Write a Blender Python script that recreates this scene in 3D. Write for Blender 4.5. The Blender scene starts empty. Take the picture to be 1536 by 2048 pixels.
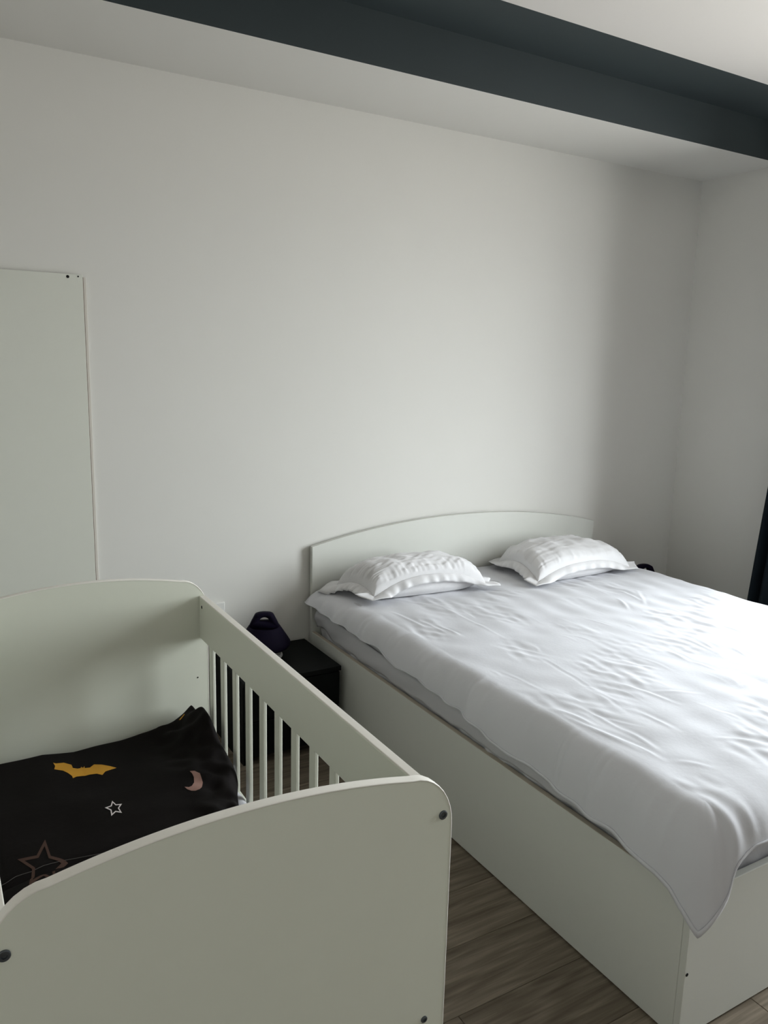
import bpy, bmesh, math, random
import numpy as np
from mathutils import Vector, Matrix

SC = bpy.context.scene
COL = SC.collection
random.seed(7)
rng = np.random.default_rng(7)

# ------------------------------------------------------------------ camera
F_PX, YAW, PITCH, ROLL, CAM_D, CAM_H = 1584.13, 0.53329, 0.18631, 0.02521, 3.04548, 1.54439
fwd = Vector((math.sin(YAW) * math.cos(PITCH), math.cos(YAW) * math.cos(PITCH), -math.sin(PITCH)))
rgt = Vector((math.cos(YAW), -math.sin(YAW), 0.0))
upv = rgt.cross(fwd)
r2 = math.cos(ROLL) * rgt + math.sin(ROLL) * upv
u2 = -math.sin(ROLL) * rgt + math.cos(ROLL) * upv
cam_data = bpy.data.cameras.new('camera')
cam_data.sensor_fit = 'VERTICAL'
cam_data.sensor_height = 36.0
cam_data.sensor_width = 27.0
cam_data.lens = F_PX / 2048.0 * 36.0
cam_data.clip_start = 0.05
cam = bpy.data.objects.new('camera', cam_data)
m = Matrix((r2, u2, -fwd)).transposed().to_4x4()
m.translation = Vector((0.0, -CAM_D, CAM_H))
cam.matrix_world = m
COL.objects.link(cam)
SC.camera = cam

# ------------------------------------------------------------------ world, exposure
SC.view_settings.view_transform = 'Standard'
SC.view_settings.look = 'None'
SC.view_settings.gamma = 1.0
SC.view_settings.use_curve_mapping = False
SC.view_settings.exposure = 2.02
SKY_STRENGTH = 5.0
SKY_COLOR = (0.90, 0.97, 1.0)
GROUND_COLOR = (0.42, 0.42, 0.40)
world = bpy.data.worlds.new('overcast_sky')
SC.world = world
world.use_nodes = True
wn = world.node_tree
wn.nodes.clear()
w_out = wn.nodes.new('ShaderNodeOutputWorld')
w_bg = wn.nodes.new('ShaderNodeBackground')
w_tc = wn.nodes.new('ShaderNodeTexCoord')
w_sep = wn.nodes.new('ShaderNodeSeparateXYZ')
w_ramp = wn.nodes.new('ShaderNodeValToRGB')
w_ramp.color_ramp.elements[0].position = 0.47
w_ramp.color_ramp.elements[0].color = (*GROUND_COLOR, 1)
w_ramp.color_ramp.elements[1].position = 0.53
w_ramp.color_ramp.elements[1].color = (*SKY_COLOR, 1)
w_map = wn.nodes.new('ShaderNodeMapRange')
w_map.inputs['From Min'].default_value = -1
w_map.inputs['From Max'].default_value = 1
wn.links.new(w_tc.outputs['Generated'], w_sep.inputs[0])
wn.links.new(w_sep.outputs['Z'], w_map.inputs['Value'])
wn.links.new(w_map.outputs['Result'], w_ramp.inputs['Fac'])
wn.links.new(w_ramp.outputs['Color'], w_bg.inputs['Color'])
w_bg.inputs['Strength'].default_value = SKY_STRENGTH
wn.links.new(w_bg.outputs[0], w_out.inputs[0])

# room and window dimensions (metres; back wall is y = 0, floor is z = 0)
XL, XR, YB, YF, ZC = -0.95, 3.733, 0.0, -5.0, 2.7155
ZS, YSOF, YDARK = 2.543, -0.47, -0.764
WY0, WY1, WZ0, WZ1 = -2.85, -1.00, 0.60, 2.42

# daylight portal filling the window opening of the right wall (guides sampling, adds no light itself)
pl = bpy.data.lights.new('window_portal', 'AREA')
pl.shape = 'RECTANGLE'
pl.size = WY1 - WY0
pl.size_y = WZ1 - WZ0
pl.cycles.is_portal = True
po = bpy.data.objects.new('window_portal', pl)
po.matrix_world = Matrix(((0, 0, 1, XR + 0.19), (1, 0, 0, (WY0 + WY1) / 2), (0, 1, 0, (WZ0 + WZ1) / 2), (0, 0, 0, 1)))
COL.objects.link(po)

# ------------------------------------------------------------------ materials
MATS = {}
def mat(name, color, rough=0.6, spec=0.3, noise=0.0, nscale=8.0, bump=0.0, bscale=60.0, metal=0.0, sheen=0.0, coat=0.0, bdist=0.002):
    if name in MATS:
        return MATS[name]
    M = bpy.data.materials.new(name)
    M.use_nodes = True
    nt = M.node_tree
    b = nt.nodes['Principled BSDF']
    b.inputs['Base Color'].default_value = (*color, 1)
    b.inputs['Roughness'].default_value = rough
    b.inputs['Specular IOR Level'].default_value = spec
    b.inputs['Metallic'].default_value = metal
    b.inputs['Sheen Weight'].default_value = sheen
    b.inputs['Coat Weight'].default_value = coat
    tc = nt.nodes.new('ShaderNodeTexCoord')
    if noise > 0:
        n = nt.nodes.new('ShaderNodeTexNoise')
        n.inputs['Scale'].default_value = nscale
        n.inputs['Detail'].default_value = 4
        nt.links.new(tc.outputs['Object'], n.inputs['Vector'])
        mx = nt.nodes.new('ShaderNodeMix')
        mx.data_type = 'RGBA'
        mx.inputs['A'].default_value = (*[c * (1 - noise) for c in color], 1)
        mx.inputs['B'].default_value = (*[min(1, c * (1 + noise)) for c in color], 1)
        nt.links.new(n.outputs['Fac'], mx.inputs['Factor'])
        nt.links.new(mx.outputs['Result'], b.inputs['Base Color'])
    if bump > 0:
        n2 = nt.nodes.new('ShaderNodeTexNoise')
        n2.inputs['Scale'].default_value = bscale
        n2.inputs['Detail'].default_value = 5
        nt.links.new(tc.outputs['Object'], n2.inputs['Vector'])
        bp = nt.nodes.new('ShaderNodeBump')
        bp.inputs['Strength'].default_value = bump
        bp.inputs['Distance'].default_value = bdist
        nt.links.new(n2.outputs['Fac'], bp.inputs['Height'])
        nt.links.new(bp.outputs['Normal'], b.inputs['Normal'])
    MATS[name] = M
    return M

def wood_mat():
    M = bpy.data.materials.new('laminate_oak')
    M.use_nodes = True
    nt = M.node_tree
    N, Lk = nt.nodes.new, nt.links.new
    b = nt.nodes['Principled BSDF']
    b.inputs['Roughness'].default_value = 0.42
    b.inputs['Specular IOR Level'].default_value = 0.25
    tc = N('ShaderNodeTexCoord')
    oi = N('ShaderNodeObjectInfo')
    off = N('ShaderNodeVectorMath'); off.operation = 'SCALE'
    cmb = N('ShaderNodeCombineXYZ')
    for s in 'XYZ':
        Lk(oi.outputs['Random'], cmb.inputs[s])
    off.inputs['Scale'].default_value = 37.0
    Lk(cmb.outputs[0], off.inputs[0])
    add = N('ShaderNodeVectorMath'); add.operation = 'ADD'
    Lk(tc.outputs['Object'], add.inputs[0]); Lk(off.outputs[0], add.inputs[1])
    mp = N('ShaderNodeMapping'); mp.inputs['Scale'].default_value = (1.3, 30.0, 1.0)
    Lk(add.outputs[0], mp.inputs['Vector'])
    n1 = N('ShaderNodeTexNoise'); n1.inputs['Scale'].default_value = 2.2; n1.inputs['Detail'].default_value = 8
    n1.inputs['Roughness'].default_value = 0.62; n1.inputs['Distortion'].default_value = 0.6
    Lk(mp.outputs[0], n1.inputs['Vector'])
    mp2 = N('ShaderNodeMapping'); mp2.inputs['Scale'].default_value = (0.55, 4.2, 1.0)
    Lk(add.outputs[0], mp2.inputs['Vector'])
    n2 = N('ShaderNodeTexNoise'); n2.inputs['Scale'].default_value = 2.0; n2.inputs['Detail'].default_value = 2
    Lk(mp2.outputs[0], n2.inputs['Vector'])
    # growth rings: bands of the slow noise
    ml = N('ShaderNodeMath'); ml.operation = 'MULTIPLY'; ml.inputs[1].default_value = 62.0
    Lk(n2.outputs['Fac'], ml.inputs[0])
    sn = N('ShaderNodeMath'); sn.operation = 'SINE'
    Lk(ml.outputs[0], sn.inputs[0])
    ra = N('ShaderNodeMath'); ra.operation = 'MULTIPLY_ADD'; ra.inputs[1].default_value = 0.075
    Lk(sn.outputs[0], ra.inputs[0]); Lk(n1.outputs['Fac'], ra.inputs[2])
    cr = N('ShaderNodeValToRGB')
    e = cr.color_ramp.elements
    e[0].position = 0.25; e[0].color = (0.115, 0.090, 0.065, 1)
    e[1].position = 0.80; e[1].color = (0.315, 0.265, 0.205, 1)
    mid = e.new(0.52); mid.color = (0.195, 0.160, 0.120, 1)
    Lk(ra.outputs[0], cr.inputs['Fac'])
    hv = N('ShaderNodeHueSaturation')
    mr = N('ShaderNodeMapRange'); mr.inputs['To Min'].default_value = 0.82; mr.inputs['To Max'].default_value = 1.15
    Lk(oi.outputs['Random'], mr.inputs['Value']); Lk(mr.outputs[0], hv.inputs['Value'])
    Lk(cr.outputs['Color'], hv.inputs['Color'])
    Lk(hv.outputs['Color'], b.inputs['Base Color'])
    bp = N('ShaderNodeBump'); bp.inputs['Strength'].default_value = 0.15; bp.inputs['Distance'].default_value = 0.001
    Lk(n1.outputs['Fac'], bp.inputs['Height']); Lk(bp.outputs['Normal'], b.inputs['Normal'])
    return M

def glass_mat():
    M = bpy.data.materials.new('clear_glass')
    M.use_nodes = True
    nt = M.node_tree
    nt.nodes.clear()
    o = nt.nodes.new('ShaderNodeOutputMaterial')
    t = nt.nodes.new('ShaderNodeBsdfTransparent')
    g = nt.nodes.new('ShaderNodeBsdfGlossy'); g.inputs['Roughness'].default_value = 0.02
    mx = nt.nodes.new('ShaderNodeMixShader'); mx.inputs['Fac'].default_value = 0.06
    nt.links.new(t.outputs[0], mx.inputs[1]); nt.links.new(g.outputs[0], mx.inputs[2])
    nt.links.new(mx.outputs[0], o.inputs[0])
    return M

M_WALL = mat('white_wall_paint', (0.715, 0.703, 0.668), 0.85, 0.2, 0.015, 3.0, 0.12, 220.0, bdist=0.0006)
M_CEIL = mat('ceiling_paint', (0.70, 0.675, 0.65), 0.9, 0.2, bump=0.1, bscale=200.0, bdist=0.0006)
M_DARK = mat('dark_slate_paint', (0.034, 0.046, 0.050), 0.62, 0.35, 0.06, 4.0, 0.1, 180.0, bdist=0.0006)
M_LAM = mat('white_laminate', (0.73, 0.742, 0.645), 0.42, 0.35, 0.012, 30.0, 0.05, 500.0, bdist=0.0003)
M_BEDLAM = mat('white_bed_laminate', (0.655, 0.66, 0.615), 0.45, 0.35, 0.012, 30.0, 0.05, 500.0, bdist=0.0003)
M_BAND = mat('cream_banding_top_lit', (0.87, 0.84, 0.775), 0.4, 0.35, 0.01, 20.0)  # cream edge strips, colour raised lighter to paint in light from above
M_BEIGE = mat('beige_board_edge', (0.56, 0.50, 0.41), 0.6, 0.3, 0.03, 40.0)
M_SHEET = mat('white_cotton', (0.64, 0.64, 0.675), 0.9, 0.15, 0.01, 12.0, 0.25, 90.0, sheen=0.15, bdist=0.0015)
M_PILLOW = mat('pillow_cotton', (0.70, 0.69, 0.70), 0.9, 0.15, 0.01, 12.0, 0.3, 70.0, sheen=0.15, bdist=0.002)
M_UNDER = mat('fitted_sheet_cotton', (0.56, 0.555, 0.58), 0.92, 0.15, 0.02, 10.0, 0.35, 45.0, bdist=0.003)
M_BLACK = mat('black_print_cotton', (0.0055, 0.0040, 0.0040), 0.8, 0.12, 0.5, 5.0, 0.3, 60.0, sheen=0.0, bdist=0.002)
M_YEL = mat('mustard_print', (0.60, 0.30, 0.035), 0.8, 0.2, 0.08, 30.0)
M_WHITEP = mat('pale_print', (0.72, 0.66, 0.66), 0.8, 0.2, 0.05, 30.0)
M_PINKP = mat('dusty_pink_print', (0.30, 0.175, 0.145), 0.8, 0.2, 0.12, 30.0)
M_BROWNP = mat('faded_brown_print', (0.075, 0.042, 0.032), 0.8, 0.2, 0.2, 30.0)
M_SEAM = mat('grey_seam_thread', (0.11, 0.10, 0.095), 0.8, 0.2, 0.2, 60.0)
M_NS = mat('black_laminate', (0.0035, 0.0045, 0.0045), 0.6, 0.14, 0.1, 20.0)
M_LAMP = mat('dark_purple_plastic', (0.006, 0.004, 0.014), 0.7, 0.08, 0.05, 10.0)
M_LFOOT = mat('white_plastic', (0.7, 0.7, 0.7), 0.4, 0.4, 0.02, 20.0)
M_BOARD = mat('white_board_face', (0.68, 0.685, 0.62), 0.6, 0.25, 0.012, 30.0)
M_BOARDB = mat('pale_board_back', (0.71, 0.68, 0.62), 0.7, 0.2, 0.02, 30.0)
M_SOCK = mat('socket_plastic', (0.80, 0.79, 0.76), 0.35, 0.4, 0.01, 20.0)
M_BOLT = mat('dark_steel', (0.12, 0.135, 0.15), 0.35, 0.5, 0.1, 80.0, metal=0.8)
M_HOLE = mat('dark_hole', (0.012, 0.012, 0.012), 0.8, 0.1, 0.05, 50.0)
M_CURT = mat('black_curtain_cloth', (0.006, 0.009, 0.012), 0.9, 0.1, 0.15, 20.0, 0.3, 300.0)
M_FRAME = mat('white_window_plastic', (0.8, 0.8, 0.8), 0.35, 0.4, 0.01, 20.0)
M_SUB = mat('dark_underlay', (0.02, 0.017, 0.014), 0.9, 0.1, 0.1, 10.0)
M_WOOD = wood_mat()
M_GLASS = glass_mat()

# ------------------------------------------------------------------ helpers
def link_mesh(name, me, material=None, parent=None, smooth=False):
    o = bpy.data.objects.new(name, me)
    COL.objects.link(o)
    if material is not None:
        me.materials.append(material)
    if parent is not None:
        o.parent = parent
    if smooth:
        me.polygons.foreach_set('use_smooth', [True] * len(me.polygons))
    return o

def obj(name, bm, material=None, parent=None, smooth=False):
    me = bpy.data.meshes.new(name)
    bmesh.ops.recalc_face_normals(bm, faces=bm.faces[:])
    bm.to_mesh(me)
    bm.free()
    return link_mesh(name, me, material, parent, smooth)

def pyobj(name, verts, faces, material=None, parent=None, smooth=True):
    me = bpy.data.meshes.new(name)
    me.from_pydata([tuple(map(float, v)) for v in verts], [], [tuple(map(int, f)) for f in faces])
    me.update()
    return link_mesh(name, me, material, parent, smooth)

def box(bm, x0, x1, y0, y1, z0, z1):
    vs = [bm.verts.new((x, y, z)) for x in (x0, x1) for y in (y0, y1) for z in (z0, z1)]
    q = [(0, 1, 3, 2), (4, 6, 7, 5), (0, 4, 5, 1), (2, 3, 7, 6), (0, 2, 6, 4), (1, 5, 7, 3)]
    return [bm.faces.new([vs[i] for i in f]) for f in q]

def bevbox(x0, x1, y0, y1, z0, z1, b=0.0015, seg=2):
    bm = bmesh.new()
    box(bm, x0, x1, y0, y1, z0, z1)
    if b > 0:
        bmesh.ops.bevel(bm, geom=bm.edges[:], offset=b, segments=seg, affect='EDGES', profile=0.5)
    return bm

def prism_xz(pts, y0, y1, b=0.0):
    """closed outline in x,z extruded from y0 to y1"""
    bm = bmesh.new()
    a = [bm.verts.new((x, y0, z)) for x, z in pts]
    c = [bm.verts.new((x, y1, z)) for x, z in pts]
    n = len(pts)
    f0 = bm.faces.new(a)
    f1 = bm.faces.new(c[::-1])
    for i in range(n):
        j = (i + 1) % n
        bm.faces.new((a[i], c[i], c[j], a[j]))
    if b > 0:
        es = list(set(f0.edges[:] + f1.edges[:]))
        bmesh.ops.bevel(bm, geom=es, offset=b, segments=2, affect='EDGES', profile=0.5)
    return bm

def disc(cx, cy, cz, r, axis, depth, n=20, recess=0.0):
    """short cylinder whose visible cap points along axis; optional hex-like recess"""
    bm = bmesh.new()
    ax = Vector(axis).normalized()
    t = Vector((0, 0, 1)) if abs(ax.z) < 0.9 else Vector((1, 0, 0))
    u = ax.cross(t).normalized()
    v = ax.cross(u)
    c = Vector((cx, cy, cz))
    def ring(rad, d, k=n):
        return [bm.verts.new(c + ax * d + (u * math.cos(2 * math.pi * i / k) + v * math.sin(2 * math.pi * i / k)) * rad) for i in range(k)]
    R = [ring(r, -depth * 0.1), ring(r, depth * 0.7), ring(r * 0.86, depth)]
    if recess > 0:
        R += [ring(r * 0.5, depth), ring(r * 0.45, depth - recess)]
    for a, b_ in zip(R, R[1:]):
        for i in range(n):
            j = (i + 1) % n
            bm.faces.new((a[i], a[j], b_[j], b_[i]))
    bm.faces.new(R[-1])
    bm.faces.new(R[0][::-1])
    return bm

def tag(o, label, cat, group=None):
    o['label'] = label
    o['category'] = cat
    if group:
        o['group'] = group
    return o

def struct(o):
    o['kind'] = 'structure'
    return o

def thing(name, label, cat, loc=(0, 0, 0), group=None):
    o = bpy.data.objects.new(name, None)
    o.empty_display_size = 0.1
    o.location = loc
    COL.objects.link(o)
    return tag(o, label, cat, group)

def adopt(child, parent):
    """keep world placement of a mesh built in world coordinates"""
    child.parent = parent
    child.matrix_parent_inverse = Matrix.Translation(-Vector(parent.location))
    return child

def copy_tree(o, parent=None):
    c = o.copy()
    COL.objects.link(c)
    if parent is not None:
        c.parent = parent
        c.matrix_parent_inverse = o.matrix_parent_inverse.copy()
    for ch in list(o.children):
        copy_tree(ch, c)
    return c

class Waves:
    """smooth random field from a sum of sinusoids"""
    def __init__(self, seed, n, lo, hi, ang=None, spread=math.pi):
        g = np.random.default_rng(seed)
        k = 2 * math.pi / np.exp(g.uniform(math.log(lo), math.log(hi), n))
        a = g.uniform(-spread, spread, n) + (0 if ang is None else ang)
        self.kx, self.ky = k * np.cos(a), k * np.sin(a)
        self.ph = g.uniform(0, 2 * math.pi, n)
        self.s = 1 / math.sqrt(n / 2)
    def __call__(self, x, y):
        x = np.asarray(x, float); y = np.asarray(y, float)
        r = np.zeros(np.broadcast(x, y).shape)
        for a, b, p in zip(self.kx, self.ky, self.ph):
            r = r + np.sin(a * x + b * y + p)
        return r * self.s

def grid_faces(nu, nv, off=0, flip=False):
    f = []
    for i in range(nu - 1):
        for j in range(nv - 1):
            a, b, c, d = off + i * nv + j, off + (i + 1) * nv + j, off + (i + 1) * nv + j + 1, off + i * nv + j + 1
            f.append((a, d, c, b) if flip else (a, b, c, d))
    return f

def smoothstep(a, b, x):
    t = np.clip((np.asarray(x, float) - a) / (b - a), 0, 1)
    return t * t * (3 - 2 * t)

# ------------------------------------------------------------------ room shell
bm = bmesh.new(); box(bm, XL - 0.15, XR + 0.2, 0.0, 0.15, -0.02, ZC + 0.1)
struct(obj('wall_back', bm, M_WALL))
bm = bmesh.new(); box(bm, XL - 0.15, XL, YF, 0.0, -0.02, ZC + 0.1)
struct(obj('wall_left', bm, M_WALL))
bm = bmesh.new(); box(bm, XL - 0.15, XR + 0.2, YF - 0.15, YF, -0.02, ZC + 0.1)
struct(obj('wall_front', bm, M_WALL))
bm = bmesh.new()
box(bm, XR, XR + 0.2, WY1, 0.0, -0.02, ZC + 0.1)
box(bm, XR, XR + 0.2, YF, WY0, -0.02, ZC + 0.1)
box(bm, XR, XR + 0.2, WY0, WY1, -0.02, WZ0)
box(bm, XR, XR + 0.2, WY0, WY1, WZ1, ZC + 0.1)
struct(obj('wall_right', bm, M_WALL))
# window: frame, two sashes, panes, sill
win = bpy.data.objects.new('window_1', None); win.location = (XR + 0.1, (WY0 + WY1) / 2, WZ0); COL.objects.link(win); struct(win)
bm = bmesh.new()
fx0, fx1, fw = XR + 0.09, XR + 0.15, 0.055
box(bm, fx0, fx1, WY0, WY1, WZ0, WZ0 + fw); box(bm, fx0, fx1, WY0, WY1, WZ1 - fw, WZ1)
box(bm, fx0, fx1, WY0, WY0 + fw, WZ0 + fw, WZ1 - fw); box(bm, fx0, fx1, WY1 - fw, WY1, WZ0 + fw, WZ1 - fw)
ymid = (WY0 + WY1) / 2
box(bm, fx0, fx1, ymid - fw / 2, ymid + fw / 2, WZ0 + fw, WZ1 - fw)
adopt(obj('window_frame', bm, M_FRAME), win)
for y0, y1 in ((WY0 + fw, ymid - fw / 2), (ymid + fw / 2, WY1 - fw)):
    bm = bmesh.new(); box(bm, fx0 + 0.025, fx0 + 0.03, y0, y1, WZ0 + fw, WZ1 - fw)
    adopt(obj('pane', bm, M_GLASS), win)
adopt(obj('window_sill', bevbox(XR - 0.04, XR + 0.09, WY0 - 0.03, WY1 + 0.03, WZ0 - 0.025, WZ0, 0.004), M_FRAME), win)

# ceiling: white field with a slate painted strip along the bulkhead
bm = bmesh.new()
for f in box(bm, XL - 0.15, XR + 0.2, YF - 0.15, YDARK, ZC, ZC + 0.1): f.material_index = 0
for f in box(bm, XL - 0.15, XR + 0.2, YDARK, 0.15, ZC, ZC + 0.1): f.material_index = 1
c = obj('ceiling', bm, M_CEIL); c.data.materials.append(M_DARK); struct(c)
# bulkhead over the bed: white underside, slate painted face
bm = bmesh.new()
for f in box(bm, XL, XR, YSOF, 0.0, ZS, ZC):
    if f.calc_center_median().y < YSOF + 0.01: f.material_index = 1
c = obj('trim_1', bm, M_WALL); c.data.materials.append(M_DARK); struct(c)

# floor: underlay slab + planks running along the back wall
bm = bmesh.new(); box(bm, XL - 0.15, XR + 0.2, YF - 0.15, 0.15, -0.06, -0.008)
floor = struct(obj('floor', bm, M_SUB))
PW, PLN = 0.192, 1.28
row = 0
y = 0.0
while y > YF:
    y1 = max(y - PW, YF)
    x = XL - ((row * 0.47 + 0.23) % 1.0) * PLN
    while x < XR:
        a, b = max(x, XL), min(x + PLN, XR)
        if b - a > 0.03:
            pb = bmesh.new(); g = 0.0005; cx, cy = (a + b) / 2, (y + y1) / 2
            h, w = (b - a) / 2 - g, (y - y1) / 2 - g
            lo = [pb.verts.new((sx * h, sy * w, -0.008)) for sx, sy in ((-1, -1), (1, -1), (1, 1), (-1, 1))]
            mi = [pb.verts.new((sx * h, sy * w, -0.001)) for sx, sy in ((-1, -1), (1, -1), (1, 1), (-1, 1))]
            hi = [pb.verts.new((sx * (h - 0.001), sy * (w - 0.001), 0)) for sx, sy in ((-1, -1), (1, -1), (1, 1), (-1, 1))]
            for p, q in ((lo, mi), (mi, hi)):
                for i in range(4):
                    j = (i + 1) % 4
                    pb.faces.new((p[i], p[j], q[j], q[i]))
            pb.faces.new(hi); pb.faces.new(lo[::-1])
            p_ = obj('plank', pb, M_WOOD, floor); p_.location = (cx, cy, 0)
        x += PLN
    y = y1
    row += 1
for nm, a in (('baseboard_back', (XL, XR, -0.012, 0.0)), ('baseboard_left', (XL, XL + 0.012, YF, -0.012)), ('baseboard_right', (XR - 0.012, XR, YF, -0.012)), ('baseboard_front', (XL + 0.012, XR - 0.012, YF, YF + 0.012))):
    struct(obj(nm, bevbox(a[0], a[1], a[2], a[3], 0.0, 0.06, 0.002), M_FRAME))

# ------------------------------------------------------------------ double bed
BX0, BX1, BL, BH = 1.4242, 3.0797, -2.04, 0.3765
bed = thing('double_bed', 'white laminate double bed with arched headboard and closed side panels', 'bed', ((BX0 + BX1) / 2, BL / 2, 0))
pts = [(BX0, 0.0), (BX1, 0.0)]
n = 40
for i in range(n + 1):
    t = 1 - 2 * i / n
    xx = (BX0 + BX1) / 2 + t * (BX1 - BX0) / 2
    zz = 0.750 + 0.092 * (1 - abs(t) ** 2.1) - 0.008 * t
    pts.append((xx, zz))
adopt(obj('headboard', prism_xz(pts, -0.035, -0.013, 0.0015), M_BEDLAM), bed)
adopt(obj('side_panel', bevbox(BX0, BX0 + 0.018, BL + 0.018, -0.0355, 0.006, BH), M_BEDLAM), bed)
adopt(obj('side_panel', bevbox(BX1 - 0.018, BX1, BL + 0.018, -0.0355, 0.006, BH), M_BEDLAM), bed)
adopt(obj('foot_panel', bevbox(BX0, BX1, BL, BL + 0.0175, 0.006, BH + 0.004), M_BEDLAM), bed)
# exposed board edge on top of the side rail
adopt(obj('rail_edge', bevbox(BX0 + 0.001, BX0 + 0.017, BL + 0.02, -0.037, BH - 0.0003, BH + 0.0008, 0.0), M_BEIGE), bed)['label'] = 'beige board edge on top of the side panel'
adopt(obj('slat_base', bevbox(BX0 + 0.019, BX1 - 0.019, BL + 0.019, -0.036, 0.28, 0.30, 0.0), M_BEIGE), bed)
for gx in (BX0 + 0.01, BX1 - 0.01):
    for gy in (BL + 0.01, -0.15):
        adopt(obj('glide', disc(gx, gy, 0.0, 0.008, (0, 0, 1), 0.006, 12), M_HOLE), bed)
adopt(obj('screw_hole', disc(BX0 + 0.0075, BL - 0.0005, 0.181, 0.0042, (0, -1, 0), 0.001, 14), M_HOLE), bed)

# mattress under a fitted sheet
ZT = 0.578
def rounded_box_mesh(x0, x1, y0, y1, z0, z1, r, nx, ny, nz, disp):
    V, Fc, idx = [], [], {}
    def add(p):
        k = tuple(round(c, 5) for c in p)
        if k not in idx:
            idx[k] = len(V); V.append(p)
        return idx[k]
    xs, ys, zs = np.linspace(x0, x1, nx), np.linspace(y0, y1, ny), np.linspace(z0, z1, nz)
    for A, B, mk in ((xs, ys, lambda a, b: (a, b, z1)), (xs, ys, lambda a, b: (a, b, z0)), (xs, zs, lambda a, b: (a, y0, b)), (xs, zs, lambda a, b: (a, y1, b)), (ys, zs, lambda a, b: (x0, a, b)), (ys, zs, lambda a, b: (x1, a, b))):
        for i in range(len(A) - 1):
            for j in range(len(B) - 1):
                Fc.append(tuple(add(mk(A[p], B[q])) for p, q in ((i, j), (i + 1, j), (i + 1, j + 1), (i, j + 1))))
    P = np.array(V)
    lo, hi = np.array([x0, y0, z0]) + r, np.array([x1, y1, z1]) - r
    C = np.clip(P, lo, hi)
    D = P - C
    L = np.linalg.norm(D, axis=1, keepdims=True)
    L[L == 0] = 1
    P = C + D / L * np.minimum(r, np.maximum(np.abs(D).max(axis=1, keepdims=True), 0))
    P = disp(P, (P - C) / r)
    return P, Fc
wv = Waves(3, 14, 0.05, 0.25)
wv2 = Waves(4, 10, 0.03, 0.10)
def mdisp(P, N):
    side = smoothstep(0.3, 0.6, np.abs(N[:, 0]) + np.abs(N[:, 1]))
    d = 0.0035 * wv(P[:, 1] + P[:, 0], P[:, 2] * 0.6) * side + 0.0015 * wv2(P[:, 1], P[:, 2]) * side
    Q = P.copy()
    Q[:, 0] += d * N[:, 0]; Q[:, 1] += d * N[:, 1]
    return Q
V, Fc = rounded_box_mesh(BX0 + 0.026, BX1 - 0.026, BL + 0.026, -0.046, 0.301, ZT - 0.006, 0.045, 80, 110, 16, mdisp)
bm = bmesh.new()
bv = [bm.verts.new(tuple(v)) for v in V]
for f in Fc:
    try: bm.faces.new([bv[i] for i in f])
    except ValueError: pass
matt = tag(obj('mattress', bm, M_UNDER, smooth=True), 'thick mattress in a greyish white fitted sheet inside the bed frame', 'mattress')
# loose swag of the fitted sheet bunched over the rail near the headboard
ns_, nt_ = 130, 9
V = []
for i in range(ns_):
    s = i / (ns_ - 1)
    yy = -0.06 - s * 1.90
    dd = -yy
    top = 0.485 - 0.03 * min(dd, 1.5)
    low = 0.388 + 0.030 * math.exp(-((dd - 0.12) / 0.07) ** 2) + 0.003 * math.sin(dd * 23) + 0.002 * math.sin(dd * 51)
    k_ = math.exp(-(dd / 0.7) ** 2)
    for j in range(nt_):
        t = j / (nt_ - 1)
        bul = math.sin(math.pi * t) ** 0.8
        xx = BX0 + 0.017 - (0.003 + k_ * (0.009 + 0.008 * math.sin(dd * 9 + 1.0 + 2 * t))) * bul * smoothstep(0, 0.1, dd)
        V.append((xx + (0.0005 + 0.003 * k_) * math.sin(dd * 34 + t * 7) * bul, yy, top + (low - top) * t))
sw = pyobj('fitted_sheet_fold', V, grid_faces(ns_, nt_), M_UNDER, None)
md = sw.modifiers.new('thick', 'SOLIDIFY'); md.thickness = 0.003
sw.parent = matt

# ------------------------------------------------------------------ top sheet
WR = [(1.757, -0.49, 1.75, -0.953, 2.2), (1.738, -1.14, 1.697, -1.444, -2.5), (1.697, -1.444, 1.682, -1.566, -2.5), (1.514, -1.479, 1.535, -1.616, 4.0), (1.576, -1.49, 1.583, -1.668, 4.0), (1.523, -1.619, 1.548, -1.818, 5.0), (1.589, -1.653, 1.576, -1.785, 4.0), (1.803, -1.43, 1.855, -1.613, 4.0), (1.711, -1.6, 1.703, -1.73, 4.0), (1.504, -1.533, 1.534, -1.795, 4.0), (1.846, -1.52, 1.971, -1.607, 3.0), (2.338, -1.26, 2.308, -1.397, 5.0), (2.368, -1.306, 2.303, -1.423, 5.0), (2.408, -1.388, 2.354, -1.531, 4.0), (2.593, -0.694, 2.553, -0.852, 4.0), (2.488, -0.778, 2.413, -0.908, 5.0), (2.659, -0.726, 2.533, -0.885, 4.0), (2.175, -1.301, 2.158, -1.406, 4.0), (1.957, -1.332, 2.008, -1.41, 3.0), (1.555, -1.181, 1.563, -1.354, 2.5), (1.573, -1.847, 1.629, -1.907, 3.0), (1.755, -1.811, 1.84, -1.872, 3.0), (2.105, -1.63, 2.229, -1.646, 3.0), (2.59, -1.182, 2.583, -1.35, 4.0), (2.607, -0.961, 2.679, -1.037, 3.0), (2.591, -0.599, 2.615, -0.705, 3.0), (1.549, -0.494, 1.562, -0.722, 5.0), (1.59, -0.641, 1.595, -0.812, 4.0), (1.624, -0.744, 1.622, -0.849, 6.0)]
g = np.random.default_rng(21)
for _ in range(70):       # short diagonal creases like those pressed into the cotton
    cx, cy = g.uniform(1.52, 2.9), g.uniform(-1.95, -0.6)
    an = math.radians(g.normal(-83, 14)); ln = g.uniform(0.05, 0.16)
    WR.append((cx, cy, cx + ln * math.cos(an), cy + ln * math.sin(an), g.uniform(0.8, 2.2)))
wa = Waves(11, 16, 0.10, 0.45)
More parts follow.
